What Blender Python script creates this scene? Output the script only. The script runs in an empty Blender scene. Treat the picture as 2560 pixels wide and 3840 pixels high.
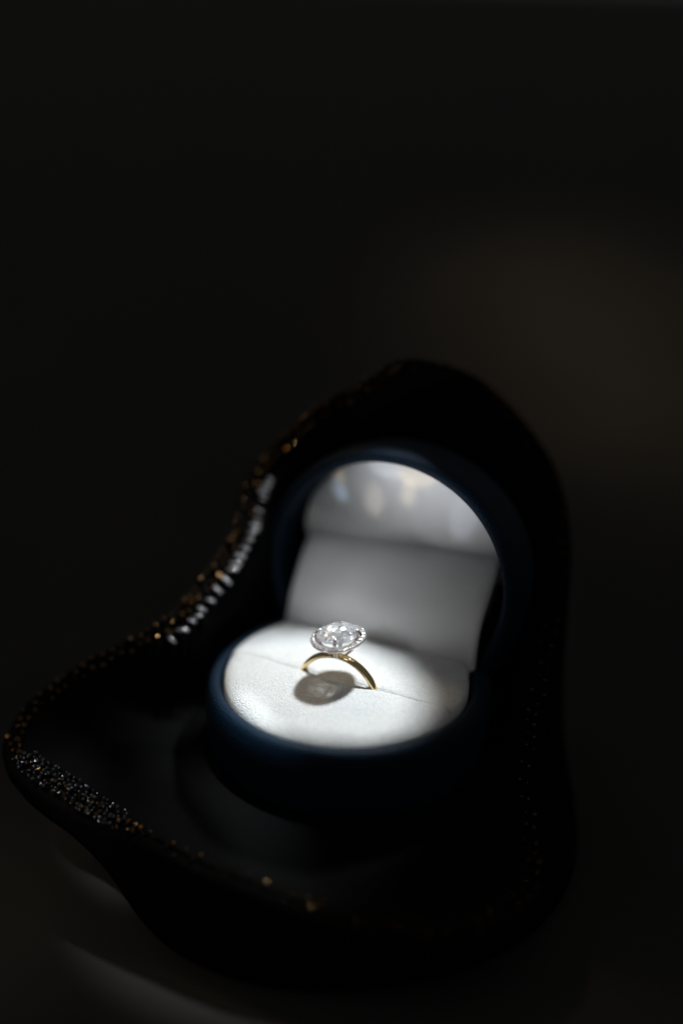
import bpy, bmesh, math, random
from mathutils import Vector, Matrix, Quaternion
random.seed(7)
SC = bpy.context.scene
COL = SC.collection
MM = 0.001
Z0 = 46.0                     # height (mm) of the ring-box cushion above the table

def W(x, y, z):               # box millimetres -> scene metres
    return Vector((x * MM, y * MM, (z + Z0) * MM))

# ------------------------------------------------------------------ camera
TH, PI_, DIST, FOC = math.radians(27), math.radians(25), 320.0, 50.0
cd = Vector((math.sin(TH) * math.cos(PI_), -math.cos(TH) * math.cos(PI_), math.sin(PI_)))
cr = Vector((math.cos(TH), math.sin(TH), 0))
cu = cd.cross(cr)
FPX = FOC / 24 * 2560
cpos = cd * DIST - cr * ((1268 - 1280) / FPX * DIST) + cu * ((2540 - 1920) / FPX * DIST)
def unproj(px, py, depth):    # a point of the place, measured in the photograph
    return cpos - cd * depth + cr * ((px - 1280) / FPX * depth) - cu * ((py - 1920) / FPX * depth)
cam_d = bpy.data.cameras.new('camera')
cam = bpy.data.objects.new('camera', cam_d); COL.objects.link(cam)
cam.location = W(*cpos)
rot = Matrix((cr, cu, cd)).transposed()
cam.rotation_euler = rot.to_euler()
cam_d.sensor_fit = 'VERTICAL'; cam_d.sensor_height = 36.0; cam_d.sensor_width = 24.0
cam_d.lens = FOC
cam_d.clip_start = 0.01; cam_d.clip_end = 50
cam_d.dof.use_dof = True
cam_d.dof.focus_distance = 0.3155
cam_d.dof.aperture_fstop = 1.8
cam_d.dof.aperture_blades = 9
SC.camera = cam

# ------------------------------------------------------------------ world, lamps, exposure
wd = bpy.data.worlds.new('World'); SC.world = wd; wd.use_nodes = True
bg = wd.node_tree.nodes['Background']
bg.inputs[0].default_value = (1.0, 1.0, 1.0, 1)
bg.inputs[1].default_value = 0.07

def spot(name, target, travel, dist, power, radius, color, rx, ry, blend, roll=0.0):
    d = Vector(travel).normalized()
    l = bpy.data.lights.new(name, 'SPOT')
    l.energy = power; l.color = color; l.shadow_soft_size = radius * MM
    o = bpy.data.objects.new(name, l); COL.objects.link(o)
    o.location = W(*(Vector(target) - d * dist))
    q = d.to_track_quat('-Z', 'Y') @ Quaternion((0, 0, 1), roll); o.rotation_euler = q.to_euler()
    l.spot_size = 2 * math.atan(rx / dist); l.spot_blend = blend
    o.scale = (1, ry / rx, 1)
    return o
# the shaft of cool daylight that falls into the box, steeply from behind
spot('daylight_shaft', (-4, -6.2, 0), (-0.12, -0.45, -1), 118, 0.82, 5.5, (0.91, 0.965, 1.0), 29.5, 22.9, 0.26)
# added fill spot low in front, brightening the upper lid lining
spot('lid_fill', (6, 34.5, 37.5), (0.1, 1, 0.32), 122, 0.42, 10, (0.93, 0.96, 1.0), 27, 13, 1.0)
spot('hinge_panel_fill', (-9, 22, 8), (0.12, 1, -0.55), 150, 0.34, 14, (0.95, 0.97, 1.0), 21, 9, 1.0)  # added fill spot for the lower hinge panel
# small added spots at the stone stand in for its caustics on the lining
for tgt, pw, colr, rx, ry in (((2.4, 34.5, 35), 0.012, (1.0, 0.80, 0.45), 6.0, 2.2), ((0.6, 34.5, 31.4), 0.007, (1.0, 0.82, 0.5), 2.2, 3.4), ((-17.7, 34.5, 32.2), 0.011, (1.0, 0.82, 0.5), 2.0, 2.0), ((-17, 34.5, 28.4), 0.010, (0.5, 0.72, 1.0), 2.2, 2.2), ((-6, 34.5, 36), 0.010, (0.9, 0.95, 1.0), 6, 2.5), ((-8, 34.5, 28), 0.005, (1.0, 0.86, 0.7), 3, 4), ((15, 34.5, 29), 0.004, (0.8, 0.88, 1.0), 4, 7)):
    src = Vector((0.3, 3.5, 13.5)); t = Vector(tgt)
    spot('caustic_stand_in', t, t - src, (t - src).length, pw * 1.9, 0.6, colr, rx, ry, 0.7)
# added spots that brighten the front lip and the beaded edge
spot('lip_fill', (-8, -27, -3), (-0.03, -0.05, -1), 160, 3.4, 8, (0.88, 0.96, 1.0), 23, 3.8, 0.9)
spot('side_bead_fill', (-38.5, 9, 16), (-0.1, -0.25, -1), 230, 5.2, 9, (0.95, 0.98, 1.0), 7.5, 19, 0.8)
spot('corner_bead_fill', (-49, -38, -18), (0.2, 0.35, -1), 230, 3.0, 9, (0.95, 0.98, 1.0), 16, 5, 0.8)
# dim warm pools on the table
spot('warm_pool_behind', (-78, 420, -46), (0, 0.02, -1), 900, 6.5, 60, (1.0, 0.76, 0.46), 82, 230, 0.45, math.radians(27))
spot('warm_pool_front', (-62, -58, -46), (0.4, 0.6, -1), 500, 1.3, 30, (1.0, 0.82, 0.62), 58, 46, 1.0)
# warm room lamp to the left, glinting on the beads
spot('warm_room_lamp', (-40, 16, 26), (0.7, -0.45, -1), 460, 3.4, 45, (1.0, 0.72, 0.42), 26, 44, 0.8)

SC.view_settings.view_transform = 'Standard'
SC.view_settings.look = 'None'
SC.view_settings.exposure = 0
SC.view_settings.gamma = 1
SC.cycles.use_denoising = True
SC.cycles.max_bounces = 16
SC.cycles.transmission_bounces = 14
SC.cycles.glossy_bounces = 10
SC.cycles.diffuse_bounces = 6
SC.cycles.blur_glossy = 0.3
SC.cycles.sample_clamp_indirect = 6.0

# ------------------------------------------------------------------ materials
def mat(name, color, rough=0.6, metal=0.0, sheen=0.0, bump=None, var=None, spec=0.5, coat=0.0):
    m = bpy.data.materials.new(name); m.use_nodes = True
    nt = m.node_tree; b = nt.nodes['Principled BSDF']
    b.inputs['Base Color'].default_value = (*color, 1)
    b.inputs['Roughness'].default_value = rough
    b.inputs['Metallic'].default_value = metal
    b.inputs['Specular IOR Level'].default_value = spec
    b.inputs['Sheen Weight'].default_value = sheen
    b.inputs['Coat Weight'].default_value = coat
    tc = nt.nodes.new('ShaderNodeTexCoord')
    if var:                                   # (scale, dark factor)
        n = nt.nodes.new('ShaderNodeTexNoise'); n.inputs['Scale'].default_value = var[0]; n.inputs['Detail'].default_value = 6
        nt.links.new(tc.outputs['Object'], n.inputs['Vector'])
        r = nt.nodes.new('ShaderNodeValToRGB')
        r.color_ramp.elements[0].position = 0.3; r.color_ramp.elements[1].position = 0.7
        r.color_ramp.elements[0].color = (*[c * var[1] for c in color], 1)
        r.color_ramp.elements[1].color = (*color, 1)
        nt.links.new(n.outputs['Fac'], r.inputs['Fac']); nt.links.new(r.outputs['Color'], b.inputs['Base Color'])
    if bump:                                  # (kind, scale, distance, strength)
        if bump[0] == 'noise':
            n = nt.nodes.new('ShaderNodeTexNoise'); n.inputs['Detail'].default_value = 5; out = n.outputs['Fac']
        else:
            n = nt.nodes.new('ShaderNodeTexVoronoi'); out = n.outputs['Distance']
        n.inputs['Scale'].default_value = bump[1]
        nt.links.new(tc.outputs['Object'], n.inputs['Vector'])
        bp = nt.nodes.new('ShaderNodeBump'); bp.inputs['Distance'].default_value = bump[2]; bp.inputs['Strength'].default_value = bump[3]
        nt.links.new(out, bp.inputs['Height']); nt.links.new(bp.outputs['Normal'], b.inputs['Normal'])
    return m

def gemmat(name, ior, cell):
    """clear brilliant stone: refraction, mirror flashes on scattered normals, clear patches added for light flecks in its shadow"""
    m = bpy.data.materials.new(name); m.use_nodes = True
    nt = m.node_tree; nt.nodes.clear(); N = nt.nodes.new; L = nt.links.new
    tc = N('ShaderNodeTexCoord'); geo = N('ShaderNodeNewGeometry')
    vo = N('ShaderNodeTexVoronoi'); vo.inputs['Scale'].default_value = cell
    L(tc.outputs['Object'], vo.inputs['Vector'])
    sub = N('ShaderNodeVectorMath'); sub.operation = 'SUBTRACT'; sub.inputs[1].default_value = (.5, .5, .5); L(vo.outputs['Color'], sub.inputs[0])
    scl = N('ShaderNodeVectorMath'); scl.operation = 'SCALE'; scl.inputs['Scale'].default_value = 1.1; L(sub.outputs[0], scl.inputs[0])
    add = N('ShaderNodeVectorMath'); add.operation = 'ADD'; L(geo.outputs['Normal'], add.inputs[0]); L(scl.outputs[0], add.inputs[1])
    nor = N('ShaderNodeVectorMath'); nor.operation = 'NORMALIZE'; L(add.outputs[0], nor.inputs[0])
    g = N('ShaderNodeBsdfGlass'); g.inputs['IOR'].default_value = ior; g.inputs['Roughness'].default_value = 0.0
    gl = N('ShaderNodeBsdfGlossy'); gl.inputs['Roughness'].default_value = 0.2; gl.inputs['Color'].default_value = (0.96, 0.97, 1, 1)
    L(nor.outputs[0], gl.inputs['Normal'])
    tr = N('ShaderNodeBsdfTransparent')
    df = N('ShaderNodeBsdfDiffuse'); df.inputs['Color'].default_value = (0.9, 0.92, 0.95, 1)
    L(nor.outputs[0], df.inputs['Normal'])
    m0 = N('ShaderNodeMixShader'); m0.inputs[0].default_value = 0.38
    m1 = N('ShaderNodeMixShader'); m1.inputs[0].default_value = 0.42
    m2 = N('ShaderNodeMixShader')
    sep = N('ShaderNodeSeparateXYZ'); L(tc.outputs['Object'], sep.inputs[0])
    sc_ = N('ShaderNodeVectorMath'); sc_.operation = 'SCALE'; sc_.inputs[0].default_value = (0.12, 0.45, 1.0); L(sep.outputs['Z'], sc_.inputs['Scale'])
    mp = N('ShaderNodeVectorMath'); mp.operation = 'SUBTRACT'; L(tc.outputs['Object'], mp.inputs[0]); L(sc_.outputs[0], mp.inputs[1])
    nz = N('ShaderNodeTexNoise'); nz.inputs['Scale'].default_value = cell * .55; L(mp.outputs[0], nz.inputs['Vector'])
    rmp = N('ShaderNodeMapRange'); rmp.inputs['From Min'].default_value = .585; rmp.inputs['From Max'].default_value = .63  # clear patches follow the shaft, put in to fleck the stone's shadow with light
    rmp.inputs['To Min'].default_value = .2; rmp.inputs['To Max'].default_value = .95; L(nz.outputs['Fac'], rmp.inputs['Value'])
    L(rmp.outputs[0], m2.inputs[0])
    o = N('ShaderNodeOutputMaterial')
    L(g.outputs[0], m0.inputs[1]); L(df.outputs[0], m0.inputs[2]); L(m0.outputs[0], m1.inputs[1]); L(gl.outputs[0], m1.inputs[2])
    L(m1.outputs[0], m2.inputs[1]); L(tr.outputs[0], m2.inputs[2])
    L(m2.outputs[0], o.inputs['Surface'])
    return m

M = {
    'pad': mat('white_velveteen', (0.85, 0.86, 0.85), 0.95, sheen=0.15, bump=('noise', 3300, 0.0005, 1.0), var=(1400, 0.85), spec=0.1),
    'lining': mat('pale_satin_lining', (0.83, 0.83, 0.84), 0.55, bump=('noise', 90, 0.0012, 0.35), spec=0.25),
    'navy': mat('navy_grained_leather', (0.0040, 0.0135, 0.027), 0.5, bump=('voronoi', 2600, 0.00025, 0.6), spec=0.12),
    'velvet': mat('black_velvet', (0.0045, 0.0045, 0.0045), 1.0, spec=0.0, bump=('noise', 500, 0.0004, 0.4)),
    'table': mat('dark_wood_table', (0.046, 0.043, 0.040), 0.8, spec=0.05, var=(14, 0.75)),
    'gold': mat('yellow_gold', (0.86, 0.66, 0.34), 0.10, metal=1.0, bump=('noise', 1500, 0.00002, 0.15)),
    'plat': mat('white_gold', (0.92, 0.84, 0.81), 0.24, metal=1.0),
    'amber': mat('bronze_bead', (0.12, 0.071, 0.030), 0.24, metal=1.0),
    'crystal': mat('clear_crystal_bead', (0.11, 0.113, 0.12), 0.24, metal=0.9),
    'silver': mat('silver_lined_bugle', (0.42, 0.42, 0.44), 0.23, metal=0.7),
    'diamond': gemmat('diamond', 2.2, 1100),
}

# ------------------------------------------------------------------ helpers
def link(name, me, m, parent=None, smooth=True):
    if m and not me.materials: me.materials.append(m)
    o = bpy.data.objects.new(name, me); COL.objects.link(o)
    if parent: o.parent = parent
    return o
def mesh(name, verts, faces, m, parent=None, smooth=True, world=True):
    me = bpy.data.meshes.new(name)
    me.from_pydata([W(*v) if world else Vector(v) * MM for v in verts], [], faces)
    bm = bmesh.new(); bm.from_mesh(me)
    bmesh.ops.remove_doubles(bm, verts=bm.verts, dist=1e-6)
    bmesh.ops.recalc_face_normals(bm, faces=bm.faces)
    bm.to_mesh(me); bm.free()
    if smooth: me.polygons.foreach_set('use_smooth', [True] * len(me.polygons))
    return link(name, me, m, parent)
def thing(name, label, cat, group=None):
    o = bpy.data.objects.new(name, None); COL.objects.link(o)
    o['label'] = label; o['category'] = cat
    if group: o['group'] = group
    o.empty_display_size = 0.01
    return o
def loft(loops, closed=True, cap0=False, cap1=False):
    n = len(loops[0]); v = [p for l in loops for p in l]; f = []
    for i in range(len(loops) - 1):
        for j in range(n if closed else n - 1):
            k = (j + 1) % n
            f.append((i * n + j, i * n + k, (i + 1) * n + k, (i + 1) * n + j))
    if cap0: f.append(tuple(range(n))[::-1])
    if cap1: f.append(tuple(range((len(loops) - 1) * n, len(loops) * n)))
    return v, f

# ------------------------------------------------------------------ table
S = 3.0
me = bpy.data.meshes.new('table')
g = 24
vs = [(-S + 2 * S * i / g, -S + 2 * S * j / g, 0) for j in range(g + 1) for i in range(g + 1)]
fs = [(j * (g + 1) + i, j * (g + 1) + i + 1, (j + 1) * (g + 1) + i + 1, (j + 1) * (g + 1) + i) for j in range(g) for i in range(g)]
me.from_pydata(vs, [], fs)
tb = link('table', me, M['table']); tb['kind'] = 'structure'

# ------------------------------------------------------------------ ring box
HY, HZ, PHI = 21.0, -2.4, math.radians(98)
def outline(off, n_arc=72, back=20.0):
    """D shape: round front, straight hinge side; same point count for every offset."""
    ax, b, yc = 28.6 + off, 26.6 + off, 3.6
    pts = []
    for i in range(n_arc + 1):
        t = math.pi + math.pi * i / n_arc
        pts.append((ax * math.cos(t), yc + b * math.sin(t)))
    yb = back + off; wb = 25.0 + off; r = 3.0
    side = []
    for i in range(1, 9):
        u = i / 8; y = yc + (yb - r - yc) * u
        side.append((ax + (wb - ax) * u * u, y))
    x1 = side[-1][0]
    cor = [(x1 - r + r * math.cos(a), yb - r + r * math.sin(a)) for a in [math.pi / 2 * k / 6 for k in range(1, 7)]]
    xe = cor[-1][0]
    chord = [(xe - 2 * xe * k / 16, yb) for k in range(1, 16)]
    right = side + cor
    left = [(-x, y) for x, y in reversed(right)]
    return pts + right + chord + left[:-0 or None]

box = thing('ring_box', 'open navy leather ring box lined in white, holding the diamond ring', 'ring box')
box.location = (0, 0, 0)
prof = [(-1.6, -7.5), (-0.1, -7.0), (0.05, -3.4), (0.35, -2.7), (1.0, -2.2), (1.8, -2.15), (2.7, -2.7), (3.3, -3.8), (3.75, -6), (3.9, -10), (3.6, -15), (2.9, -18.4), (1.8, -19.8), (0.5, -20)]
loops = [[(x, y, z) for x, y in outline(o)] for o, z in prof]
v, f = loft(loops, cap0=True, cap1=True)
base = mesh('base_shell', v, f, M['navy'], box)

def pad(name, poly, top, tiltfn, roll, depth=6.5):
    cx = sum(p[0] for p in poly) / len(poly); cy = sum(p[1] for p in poly) / len(poly)
    us = [0, .01, .025, .05, .08, .12, .17, .23, .3, .4, .5, .62, .75, .88]
    lp = [[(x, y, -depth) for x, y in poly]]
    for u in us:
        l = []
        for x, y in poly:
            R = math.hypot(x - cx, y - cy); px, py = x + (cx - x) * u, y + (cy - y) * u
            d = u * R
            # distance to the slot counts as well: soft shoulder
            rr = roll
            e = max(0, 1 - d / rr)
            z = top - roll * 0.62 * (1 - math.sqrt(max(0, 1 - e * e))) + tiltfn(px, py)
            z += 0.10 * math.sin(px * .55 + py * .21) * min(1, d / 3) + 0.07 * math.sin(px * .23 - py * .61 + 1) * min(1, d / 3)
            l.append((px, py, z))
        lp.append(l)
    v, f = loft(lp)
    v.append((cx, cy, top + tiltfn(cx, cy))); n = len(poly); s = (len(lp) - 1) * n
    for j in range(n): f.append((s + j, s + (j + 1) % n, len(v) - 1))
    return mesh(name, v, f, M['pad'], box)

def clip(poly, ymin, ymax, n=60):
    """the part of the outline between two y lines, resampled"""
    out = []
    m = len(poly)
    for i in range(m):
        a, b = poly[i], poly[(i + 1) % m]
        ina, inb = ymin <= a[1] <= ymax, ymin <= b[1] <= ymax
        if ina: out.append(a)
        if ina != inb:
            yl = ymin if (a[1] < ymin) != (b[1] < ymin) else ymax
            t = (yl - a[1]) / (b[1] - a[1]); out.append((a[0] + t * (b[0] - a[0]), yl))
    # resample evenly
    L = [0]
    for i in range(len(out)): L.append(L[-1] + math.dist(out[i], out[(i + 1) % len(out)]))
    N = 160; res = []
    k = 0
    for j in range(N):
        s = L[-1] * j / N
        while L[k + 1] < s: k += 1
        t = (s - L[k]) / max(1e-9, L[k + 1] - L[k]); a, b = out[k], out[(k + 1) % len(out)]
        res.append((a[0] + t * (b[0] - a[0]), a[1] + t * (b[1] - a[1])))
    return res
full = outline(-0.35)
pad('front_pad', clip(full, -99, 0.55), 0.25, lambda x, y: -2.0 * (max(0, -y - 1) / 22) ** 0.9 - 0.5 * (abs(x) / 28) ** 2, 4.2)
pad('back_pad', clip(full, -0.55, 19.6), 0.1, lambda x, y: -0.4 * (abs(x) / 28) ** 2, 2.6)

# lid: built closed (w above the rim plane), turned back about the hinge
E_F = (0, -math.cos(PHI), math.sin(PHI)); E_U = (0, math.sin(PHI), math.cos(PHI))
def lid_pt(x, y, w):
    s = HY - y
    return (x, HY + s * E_F[1] + w * E_U[1], HZ + s * E_F[2] + w * E_U[2])
lp_ = [(-1.5, 15.2), (0.0, 14.8), (0.1, 10), (0.05, 2.4), (0.3, 1.4), (0.9, 0.75), (1.7, 0.7), (2.6, 1.2), (3.2, 2.4), (3.7, 5), (3.8, 9), (3.3, 14), (2.0, 17.2), (-0.5, 18.6), (-6, 19.2)]
loops = [[lid_pt(x, y, w) for x, y in outline(o)] for o, w in lp_]
v, f = loft(loops, cap0=True, cap1=True)
lid = mesh('lid_shell', v, f, M['navy'], box)

# lid lining card (satin over board), slightly padded
ol = outline(-0.15)
def taper(y):
    d = max(0, min(14, 30 - (HY - y))) / 12
    return 1 - .13 * d * d
cl = [[lid_pt(x * taper(y), y, 14.6) for x, y in ol]]
cyc = 2.0
for u, w in ((0.0, 10.0), (0.02, 9.7), (0.06, 9.45), (0.15, 9.25), (0.35, 9.1), (0.6, 9.0), (0.85, 9.0)):
    cl.append([lid_pt(x * (1 - u) * taper(y), y + (cyc - y) * u, w) for x, y in ol])
v, f = loft(cl, cap0=True); v.append(lid_pt(0, cyc, 9.0)); n = len(ol); s = (len(cl) - 1) * n
for j in range(n): f.append((s + j, s + (j + 1) % n, len(v) - 1))
mesh('lid_lining', v, f, M['lining'], box)

# hinge panel: curved strip of lining from the cushion up to the lid card
pp = [(19.4, -4.0, 24.6), (20.0, -0.5, 24.6), (20.8, 4.0, 24.5), (22.2, 8.0, 24.5), (24.6, 11.6, 24.7), (27.6, 15.4, 24.9), (30.6, 18.4, 24.8), (33.6, 18.7, 24.7)]
def cr_(p0, p1, p2, p3, t):
    return tuple(0.5 * ((2 * b) + (-a + c) * t + (2 * a - 5 * b + 4 * c - d) * t * t + (-a + 3 * b - 3 * c + d) * t ** 3) for a, b, c, d in zip(p0, p1, p2, p3))
prof = []
for i in range(len(pp) - 1):
    a = pp[max(0, i - 1)]; d = pp[min(len(pp) - 1, i + 2)]
    for k in range(6): prof.append(cr_(a, pp[i], pp[i + 1], d, k / 6))
prof.append(pp[-1])
NX = 40; rows = []
for sgn in (0, 1):
    for y, z, w in (prof if sgn == 0 else reversed(prof)):
        row = []
        for i in range(NX + 1):
            x = -w + 2 * w * i / NX
            wob = 0.25 * math.sin(x * .18 + z * .3) + 0.18 * math.sin(x * .41 - z * .22 + 2)
            edge = min(1, (w - abs(x)) / 2.0)
            row.append((x + .9 * max(0, min(1, z / 18)), y - wob * edge + (0.9 * sgn) + (1 - edge) * .5, z + wob * .4 * edge - 0.9 * sgn + .07 * x * max(0, min(1, z / 18))))
        rows.append(row)
rows.append(rows[0])
v, f = loft(rows, closed=False)
n = NX + 1; h = len(prof)
for e in (0, NX):
    for i in range(h - 1):
        f.append((i * n + e, (i + 1) * n + e, (2 * h - 2 - i) * n + e, (2 * h - 1 - i) * n + e))
mesh('hinge_panel', v, f, M['lining'], box)

# ------------------------------------------------------------------ diamond ring
ring = thing('diamond_ring', 'gold ring with an oval halo diamond standing in the white slot', 'ring')
RO, RI, RZ = 10.3, 9.1, -4.0
secs = []
NB = 128
cs = [(RI, -0.65), (RI - .02, 0), (RI, 0.65), (RI + .2, .86), (RI + .6, .88), (RO - .22, .7), (RO - .05, .38), (RO, 0), (RO - .05, -.38), (RO - .22, -.7), (RI + .6, -.88), (RI + .2, -.86)]
for i in range(NB):
    a = 2 * math.pi * i / NB
    secs.append([(r * math.cos(a), y, RZ + r * math.sin(a)) for r, y in cs])
secs.append(secs[0])
v, f = loft(secs)
mesh('band', v, f, M['gold'], ring)

DH = 0.7                     # lift of the whole head
AX, AY = 5.2, 6.35            # halo semi axes (across, along the finger)
# gallery / basket under the halo
gl = []
for u, z in ((1.035, 9.25), (1.02, 9.55), (0.98, 9.62), (0.86, 9.5), (0.64, 9.2), (0.64, 8.85), (0.90, 8.55), (0.99, 8.8), (1.035, 9.25)):
    gl.append([(AX * u * math.cos(2 * math.pi * k / 64), AY * u * math.sin(2 * math.pi * k / 64), z + DH) for k in range(64)])
v, f = loft(gl)
head = mesh('setting', v, f, M['plat'], ring)

def brilliant(name, ax, ay, crown, pav, table=.54, nf=8):
    bm = bmesh.new()
    pts = []
    for k in range(nf):
        a = 2 * math.pi / nf * k
        pts.append((table * math.cos(a), table * math.sin(a), crown))
        b = a + math.pi / nf
        pts.append((.79 * math.cos(b), .79 * math.sin(b), crown * .60))
        pts.append((.42 * math.cos(b), .42 * math.sin(b), -pav * .66))
        pts.append((.74 * math.cos(a), .74 * math.sin(a), -pav * .34))
    for k in range(2 * nf):
        a = math.pi / nf * k
        pts.append((math.cos(a), math.sin(a), .06)); pts.append((math.cos(a), math.sin(a), -.06))
    pts.append((0, 0, -pav))
    vs = [bm.verts.new(Vector((x * ax, y * ay, z)) * MM) for x, y, z in pts]
    bmesh.ops.convex_hull(bm, input=vs)
    loose = [q for q in bm.verts if not q.link_faces]
    bmesh.ops.delete(bm, geom=loose, context='VERTS')
    bmesh.ops.dissolve_limit(bm, angle_limit=0.01, verts=bm.verts, edges=bm.edges)
    bmesh.ops.recalc_face_normals(bm, faces=bm.faces)
    me = bpy.data.meshes.new(name); bm.to_mesh(me); bm.free()
    me.materials.append(M['diamond'])
    return me
cs_ = link('centre_diamond', brilliant('centre_diamond', 4.15, 5.2, 1.75, 2.6, .5, 10), None, ring)
cs_.location = W(0, 0, 10.6 + DH)
sm = brilliant('halo_diamond', .62, .62, .26, .45)
NH = 26
for k in range(NH):
    a = 2 * math.pi * k / NH
    o = link('halo_diamond', sm, None, head)
    o.location = W(AX * .95 * math.cos(a), AY * .95 * math.sin(a), 9.85 + DH)
    o.rotation_euler = (0.16 * math.sin(a) * -1, 0.16 * math.cos(a), a)
    # bead prongs between the stones
# small bead prongs, one per gap
bmb = bmesh.new(); bmesh.ops.create_icosphere(bmb, subdivisions=2, radius=.17 * MM)
bead_me = bpy.data.meshes.new('grain'); bmb.to_mesh(bead_me); bmb.free(); bead_me.materials.append(M['plat'])
for k in range(NH):
    for rr in (1.03, .86):
        a = 2 * math.pi * (k + .5) / NH
        o = link('grain', bead_me, None, head)
        o.location = W(AX * rr * math.cos(a), AY * rr * math.sin(a), 9.78 + DH)
for k in range(4):           # claw prongs gripping the centre stone
    a = math.radians(45 + 90 * k)
    ca, sa = math.cos(a), math.sin(a)
    path = [(1.6, 5.9, .45), (2.9, 7.0, .45), (4.3, 8.4, .42), (4.85, 9.6, .40), (4.8, 10.6, .40), (4.5, 11.2, .36), (4.0, 11.5, .32), (3.7, 11.6, .12)]
    lps = []
    for r, z, rad in [(a, b + (DH if b > 8 else 0), c) for a, b, c in path]:
        cx, cy = r * ca * .95, r * sa * 1.08
        lps.append([(cx - sa * rad * math.cos(t), cy + ca * rad * math.cos(t), z + rad * math.sin(t)) if z > 11.0 + DH else
                    (cx - sa * rad * math.cos(t) + ca * rad * math.sin(t), cy + ca * rad * math.cos(t) + sa * rad * math.sin(t), z) for t in [2 * math.pi * q / 10 for q in range(10)]])
    v, f = loft(lps, cap0=True, cap1=True)
    mesh('prong', v, f, M['plat'], ring)

TURN = Matrix.Rotation(math.radians(-24), 4, 'Z')      # the oval head sits a little turned on the band
for o in [c for c in ring.children if c.name.split('.')[0] != 'band']:
    o.matrix_basis = TURN @ o.matrix_basis

# ------------------------------------------------------------------ beaded pouch
TR = [(1500,1380,342),(1350,1470,342),(1200,1550,343),(1050,1690,344),(960,1800,343),(910,1960,340),(800,2160,337),(650,2330,333),(500,2420,332),(300,2530,332),(150,2640,330),(90,2720,328),(60,2800,324),(120,2880,318),(250,2960,315),(430,3080,311),(600,3150,305),(750,3230,300),(950,3310,294),(1150,3390,290),(1400,3470,286),(1700,3500,286),(1850,3430,290),(1980,3330,297),(1985,3200,304),(1980,3060,310),(1960,2900,316),(2030,2500,328),(2090,2100,338),(2040,1760,344),(1850,1500,345),(1680,1400,344)]
RP = [tuple(unproj(*t)) for t in TR]
RIMN = 320
def spl(P, u):
    n = len(P); i = int(math.floor(u)) % n; t = u - math.floor(u)
    return Vector(cr_(P[(i - 1) % n], P[i], P[(i + 1) % n], P[(i + 2) % n], t))
dense = [spl(RP, len(RP) * k / 3000) for k in range(3000)]
cum = [0]
for k in range(3000): cum.append(cum[-1] + (dense[(k + 1) % 3000] - dense[k]).length)
LEN = cum[-1]
import bisect
def at(s):
    s = s % LEN; k = min(2999, bisect.bisect_right(cum, s) - 1)
    t = (s - cum[k]) / (cum[k + 1] - cum[k])
    return dense[k].lerp(dense[(k + 1) % 3000], t)
def frame(s):
    p = at(s); t = (at(s + 1.5) - at(s - 1.5)).normalized()
    c = Vector((0, 8, -20))
    inn = (c - p); inn -= t * inn.dot(t); inn.normalize()
    return p, t, inn, t.cross(inn)
pouch = thing('beaded_pouch', 'black velvet pouch with beaded edge under and around the ring box', 'pouch')
loops = [[] for _ in range(24)]
for k in range(RIMN):
    s = LEN * k / RIMN
    p, t, inn, nn = frame(s)
    ang = math.atan2(p.y - 8, p.x)
    fl = Vector((36 * math.cos(ang), 8 + 36 * math.sin(ang) * (1.12 if p.y > 8 else 1.0), -20.05))
    gr = Vector((p.x * .96, p.y, -46)); 
    ga = math.atan2(p.y - 3, p.x); R = 53 + 1.2 * math.sin(3 * ga + 1)
    gr = Vector((R * math.cos(ga), 3 + R * math.sin(ga), -45.6))
    hgt = p.z + 20
    pts = [Vector((0, 8, -20.05)).lerp(fl, u) for u in (.35, .75, 1.0)]
    rin = p + inn * 4.0
    c1 = fl + Vector((math.cos(ang), math.sin(ang), 0)) * 5 + Vector((0, 0, -.3 + .1 * hgt))
    c2 = rin + inn * 6 + Vector((0, 0, -0.25 * hgt))
    for q in range(1, 7):
        u = q / 6; pts.append(fl * (1 - u) ** 3 + c1 * 3 * u * (1 - u) ** 2 + c2 * 3 * u * u * (1 - u) + rin * u ** 3)
    out = Vector((math.cos(ga), math.sin(ga), 0))
    dn = Vector((0, 0, -1))
    pts += [p + inn * 2.0 + Vector((0, 0, .25)), p.copy(), p - inn * 2.2 + Vector((0, 0, -.3)), p - inn * 3.2 + Vector((0, 0, -1.6))]
    o0 = p - inn * 3.0 + Vector((0, 0, -3.2))
    d1 = o0 + Vector((0, 0, -0.35 * (o0.z + 46))) + out * 1
    d2 = gr + Vector((0, 0, 0.35 * (o0.z + 46))) + out * 4
    for q in range(0, 11):
        u = q / 10; pts.append(o0 * (1 - u) ** 3 + d1 * 3 * u * (1 - u) ** 2 + d2 * 3 * u * u * (1 - u) + gr * u ** 3)
    for i, q in enumerate(pts): loops[i].append(tuple(q))
loops = [l for l in loops if l]
v, f = loft(loops, cap1=True); v.append((0, 8, -20.05))
for j in range(RIMN): f.append((j, (j + 1) % RIMN, len(v) - 1))
mesh('fabric', v, f, M['velvet'], pouch)

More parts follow.
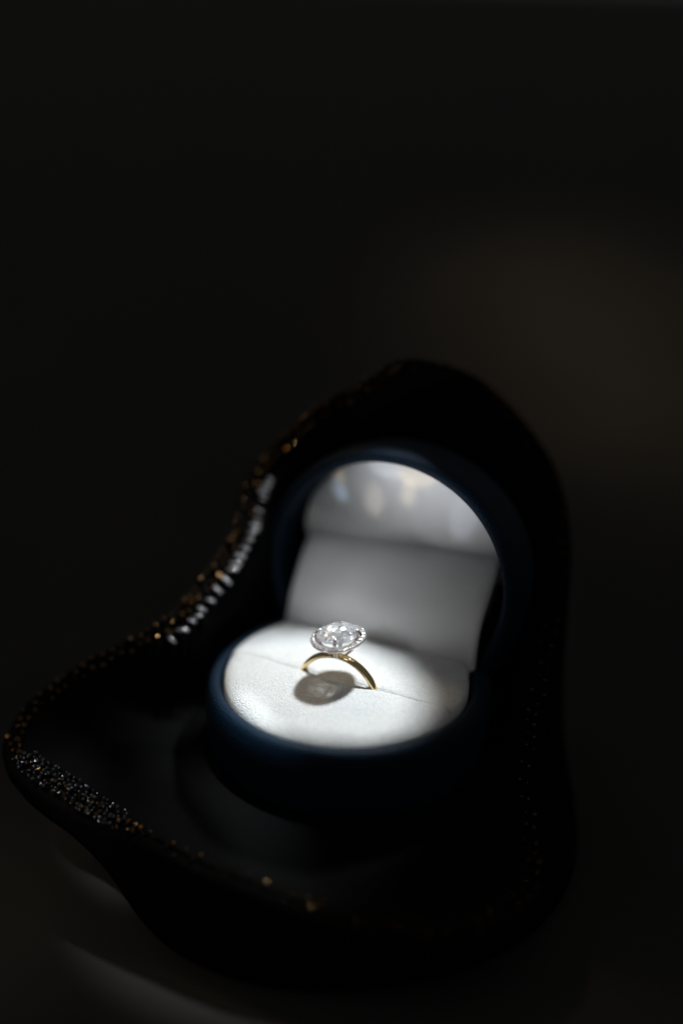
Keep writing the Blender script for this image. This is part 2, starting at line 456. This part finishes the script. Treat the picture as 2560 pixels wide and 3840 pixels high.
# beads: two rows of round bronze beads outside, one row of bugle beads inside
tv, tf = loft([[tuple(frame(LEN * k / 300)[0] + frame(LEN * k / 300)[2] * (.55 * math.cos(a)) + frame(LEN * k / 300)[3] * (.55 * math.sin(a))) for a in [2 * math.pi * q / 6 for q in range(6)]] for k in range(301)])
trim = mesh('bead_trim', tv, tf, M['velvet'], pouch)
bm = bmesh.new(); bmesh.ops.create_icosphere(bm, subdivisions=1, radius=1.0 * MM)
ico = bpy.data.meshes.new('bead'); bm.to_mesh(ico); bm.free(); ico.materials.append(M['amber'])
bm = bmesh.new(); bmesh.ops.create_cone(bm, cap_ends=True, segments=8, radius1=.62 * MM, radius2=.62 * MM, depth=3.2 * MM)
cry = ico.copy(); cry.materials.clear(); cry.materials.append(M['crystal'])
bug = bpy.data.meshes.new('bugle_bead'); bm.to_mesh(bug); bm.free(); bug.materials.append(M['silver']); bug.polygons.foreach_set('use_smooth', [len(p.vertices) == 4 for p in bug.polygons])
items = []
def up_sign(nn): return nn if nn.z >= 0 else -nn
def near_s(px, py, d):
    q = Vector(unproj(px, py, d)); k = min(range(3000), key=lambda i: (dense[i] - q).length); return cum[k]
s_front = near_s(520, 3110, 308)
s = 0
while s < LEN:
    for off, st in ((-1.3, 0), (0.7, .5)):
        p2, t2, i2, n2 = frame(s + st * 2.0); n2 = up_sign(n2)
        r = random.uniform(.45, 1.05)
        if s > s_front: r *= .55
        items.append(('bead', p2 + i2 * (off + random.uniform(-.6, .6)) + n2 * random.uniform(.4, .9), Quaternion((random.random() - .5, random.random() - .5, random.random() - .5, random.random() - .5)).normalized(), r, s))
    s += random.uniform(1.7, 2.9) if s < s_front else random.uniform(2.2, 4.2)
sa, sb = near_s(90, 2850, 320), near_s(470, 3100, 310)
s = sa
while s < sb:
    for off in (-2.6, -1.6, -.4, .7, 1.7, 2.7):
        p2, t2, i2, n2 = frame(s + random.uniform(-.6, .6)); n2 = up_sign(n2)
        items.insert(0, ('crystal_bead', p2 + i2 * (off + random.uniform(-.3, .3)) + n2 * random.uniform(1.0, 1.7), Quaternion([random.random() - .5 for _ in range(4)]).normalized(), random.uniform(.32, .6), s))
    s += 1.35
s, s_end = near_s(1015, 1800, 343), near_s(590, 2370, 332)
while s < s_end:
    p, t, inn, nn = frame(s); nn = up_sign(nn)
    d = (Vector((inn.x, inn.y, inn.z * .15)) + t * random.uniform(-.35, .35) + Vector((0, 0, random.uniform(-.25, .35)))).normalized()
    q = d.to_track_quat('Z', 'Y') @ Quaternion((0, 0, 1), random.random() * 3)
    items.append(('bugle_bead', p + inn * (3.0 + random.uniform(-.3, .3)) + nn * random.uniform(.55, .9), q, random.uniform(.5, .95), s))
    s += random.choice((1.45, 1.7, 2.1, 2.9))
fwd = -cd
rest = {'bead': bmesh.new(), 'bugle_bead': bmesh.new(), 'crystal_bead': bmesh.new()}
cnt = {'bead': 0, 'bugle_bead': 0, 'crystal_bead': 0}
lim = {'bead': 300, 'bugle_bead': 290, 'crystal_bead': 290}
s_cut = sum(0 for _ in ())
for kind, pos, q, r, s in items:
    src = {'bead': ico, 'bugle_bead': bug, 'crystal_bead': cry}[kind]
    frac = s / LEN
    if cnt[kind] < lim[kind]:
        o = link(kind, src, None, trim)
        o.location = W(*pos); o.rotation_mode = 'QUATERNION'; o.rotation_quaternion = q; o.scale = (r, r, r)
        cnt[kind] += 1
    else:
        b2 = rest[kind]; n0 = len(b2.verts)
        b2.from_mesh(src); b2.verts.ensure_lookup_table()
        mtx = Matrix.Translation(W(*pos)) @ q.to_matrix().to_4x4() @ Matrix.Scale(r, 4)
        for vv in b2.verts[n0:]: vv.co = mtx @ vv.co
for kind, b2 in rest.items():
    if not len(b2.verts): continue
    me = bpy.data.meshes.new(kind + '_row'); b2.to_mesh(me); b2.free()
    o = link('loose_' + kind + 's', me, M['amber'] if kind == 'bead' else M['silver'], trim); o['kind'] = 'stuff'
print('trim length', LEN, cnt, len(items))
